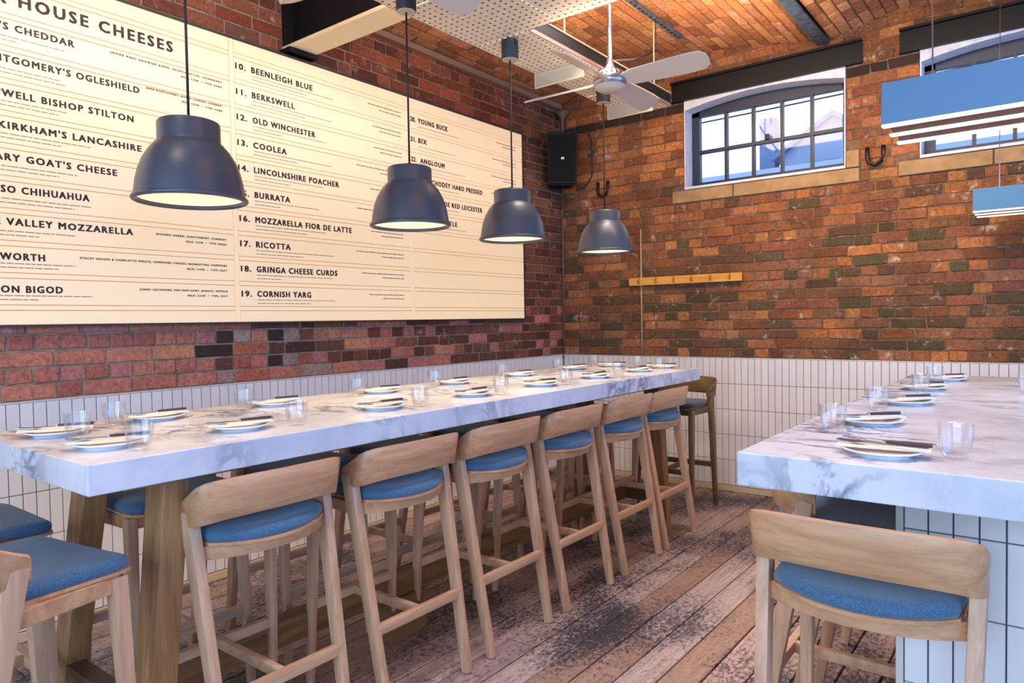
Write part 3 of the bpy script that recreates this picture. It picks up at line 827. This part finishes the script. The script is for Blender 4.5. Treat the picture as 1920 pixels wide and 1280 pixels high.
obj('front_grille', bm, M['grille'], sp)
bm = bmesh.new()
for a, b in (((-.012, 0), (.012, .006)), ((-.012, -.014), (-.004, 0)), ((.004, -.014), (.012, 0)), ((-.004, -.006), (.004, 0))):
    box(bm, (a[0], -.1045+.0, a[1]+.0), (b[0], -.100, b[1]+.0))
obj('badge', bm, M['white'], sp)
bm = bmesh.new(); box(bm, (-.03, .09, -.06), (.03, .19, .06), .005); obj('wall_bracket', bm, M['iron'], sp)
cable('speaker_cable', [(.30, -.02, 3.02), (.33, -.02, 2.98), (.34, -.02, 2.8), (.34, -.02, 2.66), (.27, -.03, 2.56), (.20, -.06, 2.54)], .006, M['cable'], 'black cable hanging beside the corner speaker down the back wall', 'cable')
bm = bmesh.new(); tube(bm, [(.03, -.03, 1.06), (.03, -.03, 2.52)], .006, 8)
tag(obj('corner_conduit', bm, M['pipe_grey'], None, True), 'thin pale conduit running up the brick corner below the speaker', 'conduit')
bm = bmesh.new(); lathe(bm, [(0, 3.02), (.012, 3.02), (.012, 3.16), (.03, 3.20), (.07, 3.235), (.0, 3.235)], 16, (.075, -.08, 0)); tag(obj('pipe_funnel', bm, M['pipe_grey'], None, True), 'grey flared pipe end in the corner above the speaker', 'pipe')
bm = bmesh.new(); tube(bm, [(.81, -.014, 1.06), (.81, -.014, 2.13)], .007, 8)
tag(obj('wall_conduit', bm, M['pipe_white'], None, True), 'thin pale vertical conduit on the back wall passing behind the hook rail', 'conduit')
# coat hook rail
hr = empty('coat_rail', (1.194, 0, 1.685), 0, 'golden oak coat rail with six small pegs on the back brick wall', 'coat rail')
boxo('back_board', (-.486, -.045, -.032), (.486, -.022, .034), M['hook_wood'], hr, .003)
for x in (.805, .963, 1.121, 1.276, 1.433, 1.588):
    bm = bmesh.new(); tube(bm, [(x-1.194, -.045, .014), (x-1.194, -.062, .012), (x-1.194, -.072, .004), (x-1.194, -.073, .018)], .006, 8)
    tube(bm, [(x-1.194, -.049, .03), (x-1.194, -.049, -.018)], .0055, 8); obj('peg', bm, M['brass'], hr, True)
for x in (-.3, .3): boxo('wall_spacer', (x-.02, -.022, -.015), (x+.02, 0, .015), M['iron'], hr)
# iron U hooks
for (x, z), lb in (((.452, 2.50), 'black iron U-shaped wall hook behind the farthest pendant lamp cord'), ((2.605, 2.455), 'black iron U-shaped wall hook between the two windows')):
    bm = bmesh.new(); tube(bm, [(x-.05, -.02, z+.075), (x-.05, -.03, z+.02), (x-.04, -.035, z-.03), (x, -.04, z-.055), (x+.04, -.035, z-.03), (x+.05, -.03, z+.02), (x+.05, -.02, z+.075)], .014, 8)
    tag(obj('iron_hook', bm, M['iron'], None, True), lb, 'hook', 'iron hooks on the back wall')

# linear lights over the second table
def linear(loc, label, hh, ztop):
    t = empty('linear_light', loc, 0, label, 'light', 'box lights over the second table')
    L = .95
    boxo('front_board', (0, 0, .003), (L, .012, .012+hh), M['fixture_sky'], t, .002)
    boxo('rear_board', (0, .30, .012), (L, .312, .012+hh), M['fixture_sky'], t, .002)
    for x in (0, L-.012): boxo('end_board', (x, .012, .03), (x+.012, .30, .012+hh), M['fixture_sky'], t)
    for k in range(3):
        y = .0+k*.135
        boxo('light_strip', (.0, y, -.004), (L, y+.030, .003), M['strip_glow'], t, .002)
        if k < 2: boxo('baffle', (.014, y+.031, .002), (L-.014, y+.134, .012), M['baffle'], t)
    for x in (.12, L-.12):
        bm = bmesh.new(); tube(bm, [(x, .15, .012+hh-.004), (x, .15, ztop-loc[2])], .0025, 6); obj('suspension_wire', bm, M['steel'], t)
    boxo('top_board', (.013, .013, hh-.004), (L-.013, .299, hh+.008), M['fixture_sky'], t)
    return t
linear((3.153, -2.95, 1.962), 'box light tinted blue like reflected sky with three glowing strips, covering most of the right window', .118, 2.974)
linear((3.205, -.52, 1.962), 'farther box light tinted blue like reflected sky with glowing strips, below the right window', .118, 3.33)

# ------------------------------------------------------------------ tables
TZ = 1.043
t1 = empty('long_table', (1.305, -2.85, 0), 0, 'long high table with thick white marble top on oak trestle legs along the left wall', 'table')
X0, X1, Y0, Y1 = .87-1.305, 1.74-1.305, -4.70+2.85, -1.0+2.85
boxo('marble_top', (X0, Y0, TZ-.077), (X1, Y1, TZ), M['marble'], t1, .003)
boxo('sub_frame', (X0+.09, Y0+.12, TZ-.10), (X1-.09, Y1-.12, TZ-.0775), M['oak_y'], t1)
for sy, yt, yf in ((-1, -4.42, -4.50), (1, -1.32, -1.20)):
    for xt, xf in ((1.56, 1.55), (1.05, .93)):
        bm = bmesh.new(); bar(bm, (xf-1.305, yf+2.85, 0), (xt-1.305, yt+2.85, TZ-.101), .105, .07, .105, .075, bev=.004); obj('leg', bm, M['oak'], t1)
    bm = bmesh.new(); bar(bm, (1.0-1.305, yf*.75+yt*.25+2.85, .22), (1.56-1.305, yf*.75+yt*.25+2.85, .22), .06, .09, xax=(0, 1, 0)); obj('cross_rail', bm, M['dark_wood'], t1)
bm = bmesh.new(); box(bm, (-.05, -.55, 0), (.05, -.33, .184), .003); obj('stretcher_foot', bm, M['oak_y'], t1)
bm = bmesh.new(); bar(bm, (1.305-1.305, -4.46+2.85, .235), (1.305-1.305, -1.23+2.85, .235), .07, .10, bev=.004); obj('long_stretcher', bm, M['oak_y'], t1)

t2 = empty('island_table', (3.56, -2.35, 0), 0, 'second high marble table at right on a white tiled plinth', 'table')
boxo('marble_top', (2.964-3.56, -3.70+2.35, TZ-.082), (4.16-3.56, -1.0+2.35, TZ), M['marble'], t2, .003)
PY0, PY1, PX0, PX1 = -3.46+2.35, -1.25+2.35, 3.285-3.56, 3.85-3.56
boxo('plinth_core', (PX0, PY0, 0), (PX1, PY1, TZ-.083), M['grout'], t2)
def tiles2(mp, u0, u1):
    pc = Pieces('tile', M['tile'], t2); n = int((u1-u0)/TW)
    zs = [0, .072, .272, .472, .664, .852, .958]
    for a, b in zip(zs, zs[1:]):
        for k in range(n+1):
            p, q_ = u0+k*TW, min(u0+(k+1)*TW, u1)
            if q_-p < .01: continue
            v = piece(mp, p+.0017, q_-.0017, a+.0017, b-.0017, .009, .0015, -.0002)
            pc.add(v, QF, (1, 1, 1, 1))
    L = pc.L
    for v, f, t in L: raw('tile', v, f, M['tile'], t2, None)
tiles2(lambda u, v, d: (u, PY0-d, v), PX0+.008, PX1)
tiles2(lambda u, v, d: (PX0-d, u, v), PY0+.008, PY0+1.0)
boxo('corner_trim', (PX0-.010, PY0-.010, 0), (PX0+.007, PY0+.007, TZ-.083), M['plaster'], t2, .003)

# ------------------------------------------------------------------ bar stools
def outline(hw_b, hw_f, yb, yf, bulge, rad=.04, n=10):
    pts = []
    for i in range(n+1):      # rear arc, left to right
        t = -1+2*i/n; pts.append((t*hw_b, yb+bulge*abs(t)**2.4))
    pts += [(hw_b+.5*(hw_f-hw_b), yb+bulge+.12), (hw_f, yf-rad*1.3), (hw_f-rad*.25, yf-rad*.35), (hw_f-rad, yf)]
    for i in range(1, 5): t = 1-2*i/5; pts.append((t*(hw_f-rad), yf+.010*(1-t*t)))
    pts += [(-hw_f+rad, yf), (-hw_f+rad*.25, yf-rad*.35), (-hw_f, yf-rad*1.3), (-(hw_b+.5*(hw_f-hw_b)), yb+bulge+.12)]
    return pts
def stool(kind='light'):
    t = empty('bar_stool', (0, 0, 0), 0, 'x', 'bar stool', 'x')
    fb = M['fabric']; wz = M['beech_z']; wx = M['beech_x']
    ol = outline(.196, .212, -.205, .215, .075)
    bm = bmesh.new(); lay = []
    cx = sum(p[0] for p in ol)/len(ol); cy = sum(p[1] for p in ol)/len(ol)
    for z, k in ((.744, .985), (.750, 1.0), (.762, 1.004), (.771, .985), (.777, .94), (.780, .84), (.781, .5)):
        lay.append([bm.verts.new((cx+(x-cx)*k, cy+(y-cy)*k, z+.010*((x/.21)**2)*(1 if z > .75 else 1))) for x, y in ol])
    for a, b in zip(lay, lay[1:]):
        for i in range(len(ol)): j = (i+1) % len(ol); bm.faces.new((a[i], a[j], b[j], b[i]))
    bm.faces.new(lay[0][::-1])
    c = bm.verts.new((cx, cy, .780))
    for i in range(len(ol)): bm.faces.new((lay[-1][i], lay[-1][(i+1) % len(ol)], c))
    obj('seat_cushion', bm, fb, t, True)
    bm = bmesh.new(); o2 = [(cx+(x-cx)*1.012, cy+(y-cy)*1.012) for x, y in ol]
    a = [bm.verts.new((x, y, .735+.010*((x/.21)**2))) for x, y in o2]; b = [bm.verts.new((x, y, .744+.010*((x/.21)**2))) for x, y in o2]
    bm.faces.new(a[::-1]); bm.faces.new(b)
    for i in range(len(a)): bm.faces.new((a[i], a[(i+1) % len(a)], b[(i+1) % len(a)], b[i]))
    obj('seat_shell', bm, wx, t)
    bm = bmesh.new()
    bar(bm, (-.185, .175, .720), (.185, .175, .720), .042, .022, xax=(0, 0, 1), bev=.003)
    arc = [(.219*t, -.182+.078*abs(t)**2.2) for t in [-1+2*i/12 for i in range(13)]]
    slab(bm, arc+[(x*.97, y+.024) for x, y in arc[::-1]], .700, .742)
    for sx in (-1, 1): bar(bm, (sx*.216, -.10, .722), (sx*.198, .17, .722), .042, .022, xax=(0, 0, 1), bev=.003)
    obj('seat_frame', bm, wx, t)
    for sx in (-1, 1):
        bm = bmesh.new(); bar(bm, (sx*.205, -.232, 0), (sx*.230, -.082, .845), .030, .034, .034, .054, bev=.005); obj('leg', bm, wz, t, True, 35)
        bm = bmesh.new(); bar(bm, (sx*.208, .205, 0), (sx*.196, .170, .738), .026, .028, .036, .042, bev=.005); obj('leg', bm, wz, t, True, 35)
    # bent backrest
    half = [(-.240, -.052), (-.247, -.085), (-.2495, -.122), (-.246, -.148), (-.233, -.170), (-.210, -.184), (-.170, -.194), (-.12, -.202), (-.06, -.207), (0, -.209)]
    pl = half+[(-x, y) for x, y in half[-2::-1]]
    nn = len(half)-1
    ztop = [.868, .884, .905, .924, .936, .941, .944, .945, .946, .946]; zbot = [.806, .802, .803, .808, .814, .819, .823, .825, .826, .826]
    bm = bmesh.new(); prev = None; th = .016; first = None
    for i, (x, y) in enumerate(pl):
        k = i if i <= nn else 2*nn-i
        p0 = pl[max(i-1, 0)]; p1 = pl[min(i+1, len(pl)-1)]; tx, ty = p1[0]-p0[0], p1[1]-p0[1]; l = math.hypot(tx, ty); nx, ny = -ty/l, tx/l
        tk = th+(.014 if k == 0 else .008 if k == 1 else 0)
        zt, zb = ztop[k], zbot[k]; q = []
        for dz, off in ((zb, .25), (zb+.006, 0), (zt-.006, 0), (zt, .25), (zt, .75), (zt-.006, 1), (zb+.006, 1), (zb, .75)):
            ln = (dz-.80)/.146; kx = .985+.035*ln; ky = .010-.024*ln
            q.append(bm.verts.new(((x+nx*tk*off)*kx, y+ny*tk*off+ky*min(1, k/4+.2), dz)))
        if prev:
            for j in range(8): bm.faces.new((prev[j], prev[(j+1) % 8], q[(j+1) % 8], q[j]))
        else: bm.faces.new(q)
        prev = q
    bm.faces.new(prev[::-1])
    obj('backrest', bm, wx, t, True, 40)
    zr = .305
    bm = bmesh.new(); bar(bm, (-.212, -.186, zr), (.212, -.186, zr), .036, .026, xax=(0, 0, 1)); obj('rear_rung', bm, M['beech_y'], t, True, 35)
    bm = bmesh.new(); bar(bm, (-.198, .190, zr), (.198, .190, zr), .036, .026, xax=(0, 0, 1)); obj('front_rung', bm, M['beech_y'], t, True, 35)
    bm = bmesh.new(); bar(bm, (0, -.175, zr), (0, .180, zr), .034, .024, xax=(0, 0, 1)); obj('centre_rung', bm, M['beech_y'], t, True, 35)
    return t
proto = stool()
NTH = ['nearest the camera', 'second from the near end', 'third from the near end', 'fourth from the near end', 'fifth from the near end', 'farthest from the camera']
SY = [-4.165, -3.585, -3.025, -2.462, -1.895, -1.388]
spec = []
for i, y in enumerate(SY):
    spec.append((1.538, y, R(90), "beech bar stool on the long table's open side, "+NTH[i], 'bar stools on the open side of the long table'))
for i, y in enumerate(SY):
    spec.append((.975, y+.01, R(-90), 'beech bar stool between the long table and left wall, '+NTH[i], 'bar stools on the wall side of the long table'))
spec += [(1.522, -4.822, R(10), "beech bar stool at the long table's near end, blue seat fully in view", 'bar stools at the ends of the long table'),
         (.955, -4.79, 0, "beech bar stool at the long table's near end, cut off by the left frame", 'bar stools at the ends of the long table'),
         (1.42, -.69, R(180), "dark-seated bar stool at the long table's far end by the tiled wall", 'bar stools at the ends of the long table'),
         (3.236, -3.55, 0, 'large pale beech bar stool in the right foreground before the island table', 'bar stools at the island table'),
         (3.098, -3.07, R(-90), 'bar stool with only its backrest corner showing under the island marble', 'bar stools at the island table'),
         (3.125, -2.47, R(-90), 'bar stool hidden behind the foreground stool, beside the tiled island plinth', 'bar stools at the island table')]
for i, (x, y, rz, lb, gr) in enumerate(spec):
    o = proto if i == 0 else copy_tree(proto)
    o.location = (x, y, 0); o.rotation_euler = (0, 0, rz); o['label'] = lb; o['group'] = gr
    if lb.startswith('large pale'): o.scale = (.975, .975, .975)
    if lb.startswith('dark-seated'):
        for ch in o.children:
            d = ch.data.copy(); ch.data = d; d.materials[0] = M['fabric_dark'] if 'cushion' in ch.name else (M['dark_wood_z'] if 'leg' in ch.name else M['dark_wood'])

# ------------------------------------------------------------------ place settings
def make_plate():
    bm = bmesh.new(); lathe(bm, [(0, .004), (.055, .004), (.06, 0), (.064, 0), (.066, .004), (.085, .010), (.0955, .0145), (.096, .017), (.094, .0175), (.080, .0135), (.062, .008), (0, .0075)], 40)
    for v in bm.verts: v.co.x *= .93; v.co.y *= .93
    return obj('dinner_plate', bm, M['porcelain'], None, True, 60)
def make_glass():
    bm = bmesh.new(); seg = 40; prof = [(.0, .0), (.024, .0), (.027, .003), (.034, .028), (.038, .052), (.0395, .084), (.038, .085), (.0368, .084), (.0355, .052), (.031, .030), (.023, .012), (0, .010)]
    rings = []
    for k, (r, z) in enumerate(prof):
        if r < 1e-4: rings.append([bm.verts.new((0, 0, z))]); continue
        fac = .05 if k in (3, 4) else (.03 if k == 2 else 0)
        rings.append([bm.verts.new(((r*(1-fac*(i % 4 == 0)))*math.cos(2*math.pi*i/seg), (r*(1-fac*(i % 4 == 0)))*math.sin(2*math.pi*i/seg), z)) for i in range(seg)])
    for a, b in zip(rings, rings[1:]):
        for i in range(seg):
            j = (i+1) % seg
            if len(a) == 1: bm.faces.new((a[0], b[i], b[j]))
            elif len(b) == 1: bm.faces.new((a[i], b[0], a[j]))
            else: bm.faces.new((a[i], b[i], b[j], a[j]))
    for v in bm.verts: v.co *= .93
    return tag(obj('tumbler', bm, M['tumbler'], None, True, 30), 'x', 'glass')
def make_knife():
    t = empty('table_knife', (0, 0, 0), 0, 'x', 'knife')
    bm = bmesh.new(); ol = [(-.105, 0), (-.10, -.006), (-.09, -.0085), (-.01, -.008), (.0, -.004), (.0, .004), (-.09, .006), (-.10, .004)]; slab(bm, ol, 0, .0016); obj('blade', bm, M['steel'], t)
    bm = bmesh.new(); bar(bm, (.004, 0, .0035), (.10, 0, .0035), .007, .010, .009, .013, xax=(0, 0, 1), bev=.002); hd = obj('handle', bm, M['knife_handle'], t, True, 40)
    bm = bmesh.new(); bar(bm, (-.002, 0, .003), (.004, 0, .0035), .006, .010, .007, .012, xax=(0, 0, 1), bev=.001); bar(bm, (.10, 0, .0035), (.107, 0, .0035), .009, .013, .006, .010, xax=(0, 0, 1), bev=.001); obj('steel_ends', bm, M['steel'], hd)
    return t
def make_fork():
    t = empty('table_fork', (0, 0, 0), 0, 'x', 'fork')
    bm = bmesh.new(); bar(bm, (-.035, 0, .002), (.10, 0, .004), .002, .004, .0028, .010, xax=(0, 0, 1), bev=.0006)
    slab(bm, [(-.035, -.003), (-.035, .003), (-.05, .011), (-.066, .011), (-.066, -.011), (-.05, -.011)], .0015, .0035); obj('fork_handle', bm, M['steel'], t)
    bm = bmesh.new()
    for k in range(4): bar(bm, (-.065, -.0095+k*.0063, .0025), (-.10, -.0095+k*.0063, .005), .0018, .003, xax=(0, 0, 1), bev=0)
    obj('tines', bm, M['steel'], t); return t
def make_napkin():
    bm = bmesh.new(); box(bm, (-.10, -.030, 0), (.10, .030, .002)); box(bm, (-.098, -.029, .0024), (.099, .029, .0044)); box(bm, (-.096, .0, .0048), (.098, .029, .0064))
    return obj('paper_napkin', bm, M['napkin'])
P0, G0, K0, F0, NP0 = make_plate(), make_glass(), make_knife(), make_fork(), make_napkin()
used = False
def setting(x, y, rz, gx, gy, where, grp):
    """plate, napkin, knife, fork; glass at gx, gy"""
    global used
    cp = lambda o: o if not used else copy_tree(o)
    p = cp(P0); p.location = (x, y, TZ+.0003); tag(p, 'round white plate '+where, 'plate', 'white plates')
    n = cp(NP0); n.location = (x, y, TZ+.0182); n.rotation_euler = (0, 0, rz+R(8)); tag(n, 'folded cream napkin '+where, 'napkin', 'paper napkins')
    k = cp(K0); k.location = (x+.012*math.cos(rz+R(90)), y+.012*math.sin(rz+R(90)), TZ+.0262); k.rotation_euler = (0, 0, rz+R(4)); tag(k, 'dark-handled knife '+where, 'knife', 'knives')
    f = cp(F0); f.location = (x-.016*math.cos(rz+R(90)), y-.016*math.sin(rz+R(90)), TZ+.0256); f.rotation_euler = (0, 0, rz-R(5)); tag(f, 'steel fork on its napkin '+where, 'fork', 'forks')
    if gx is not None:
        g_ = cp(G0); g_.location = (gx, gy, TZ+.0004); g_.rotation_euler = (0, 0, random.random()); tag(g_, 'clear glass tumbler '+where, 'glass', 'glass tumblers')
    used = True
fy = [-4.173, -3.58, -3.047, -2.52, -1.99, -1.46]; fg = [-4.068, -3.50, -2.99, -2.455, -1.91, -1.375]
by = [-4.206, -3.73, -3.163, -2.647, -2.07, -1.47]; bg = [-4.36, -3.88, -3.31, -2.81, -2.25, -1.68]
for i in range(6):
    setting(1.53, fy[i], R(70+6*(i % 3)), 1.61, fg[i]+.05, "on the long table's open side, "+NTH[i], '')
for i in range(6):
    setting(1.05, by[i], R(76-7*(i % 3)), 1.07, bg[i], "on the long table's wall side, "+NTH[i], '')
setting(1.50, -4.555, R(62), 1.635, -4.53, "at the long table's near end, right-hand place", '')
setting(1.13, -4.555, R(60), 1.255, -4.54, "at the long table's near end, left-hand place", '')
setting(1.52, -1.12, R(0), 1.38, -1.18, "at the long table's far end, right-hand place", '')
setting(1.15, -1.12, R(0), 1.02, -1.15, "at the long table's far end, left-hand place", '')
setting(3.262, -3.555, R(-4), 3.405, -3.515, "at the island table's near end", '')
setting(3.14, -3.05, R(38), 3.085, -3.27, "on the island table's left side, nearest", '')
setting(3.15, -2.47, R(38), 3.10, -2.71, "on the island table's left side, second along", '')
setting(3.13, -1.88, R(38), 3.14, -2.02, "on the island table's left side, third along", '')
setting(3.16, -1.36, R(38), 3.13, -1.50, "on the island table's left side, farthest", '')
g_ = copy_tree(G0); g_.location = (3.50, -1.85, TZ+.0004); tag(g_, 'clear glass tumbler alone at the right edge of the picture on the island table', 'glass', 'glass tumblers')

# ------------------------------------------------------------------ outside the windows
bl = empty('brick_outbuilding', (4.2, 9.0, 0), 0, 'blue-shadowed gabled outbuilding seen through the first window', 'building')
M['out_wall'] = plain('blue_lit_render', (150, 168, 206), .8); M['slate'] = plain('blue_lit_slate', (96, 120, 168), .6)  # blue outdoor light put into the wall and slate colours
boxo('yard_wall', (-8, -.6, 0), (8, -.3, 4.22), M['out_wall'], bl)
def gable(nm, xa, xb, ze, zp):
    xm = (xa+xb)/2
    bm = bmesh.new(); f = [bm.verts.new(p) for p in ((xa, 0, 0), (xb, 0, 0), (xb, 0, ze), (xm, 0, zp), (xa, 0, ze))]; k = [bm.verts.new((v.co.x, 4, v.co.z)) for v in f]
    bm.faces.new(f); bm.faces.new(k[::-1])
    for i in range(5): bm.faces.new((f[i], k[i], k[(i+1) % 5], f[(i+1) % 5]))
    hw_ = obj('house_wall', bm, M['out_wall'], bl)
    for a, b in ((xa-.15, xm), (xb+.15, xm)):
        za = ze-.15*(zp-ze)/(xm-xa); bm = bmesh.new(); q = [bm.verts.new(p) for p in ((a, -.15, za), (b, -.15, zp), (b, 4, zp), (a, 4, za), (a, -.15, za+.1), (b, -.15, zp+.1), (b, 4, zp+.1), (a, 4, za+.1))]
        for f in ((0, 1, 2, 3), (7, 6, 5, 4), (0, 4, 5, 1), (1, 5, 6, 2), (2, 6, 7, 3), (3, 7, 4, 0)): bm.faces.new([q[i] for i in f])
        obj('roof_slope', bm, M['slate'], bl)
    boxo('house_window', (xm-.5, -.02, ze-.9), (xm+.1, .0, ze-.2), M['slate'], bl)
gable('a', -4.9, -3.0, 4.55, 5.15)
boxo('chimney', (-5.35, 0, 0), (-5.05, .3, 5.35), M['slate'], bl)
ld = boxo('lead_ledge', (-.5, .5, 2.0), (6.5, 1.4, 2.46), M['slate']); tag(ld, 'low blue-lit lead-covered ledge just outside the windows', 'ledge')
cable('overhead_wire', [(-3, 5, 4.35), (2, 5.0, 4.40), (7, 5, 4.6)], .012, M['cable'], 'dark overhead wire crossing the sky outside the first window', 'wire')
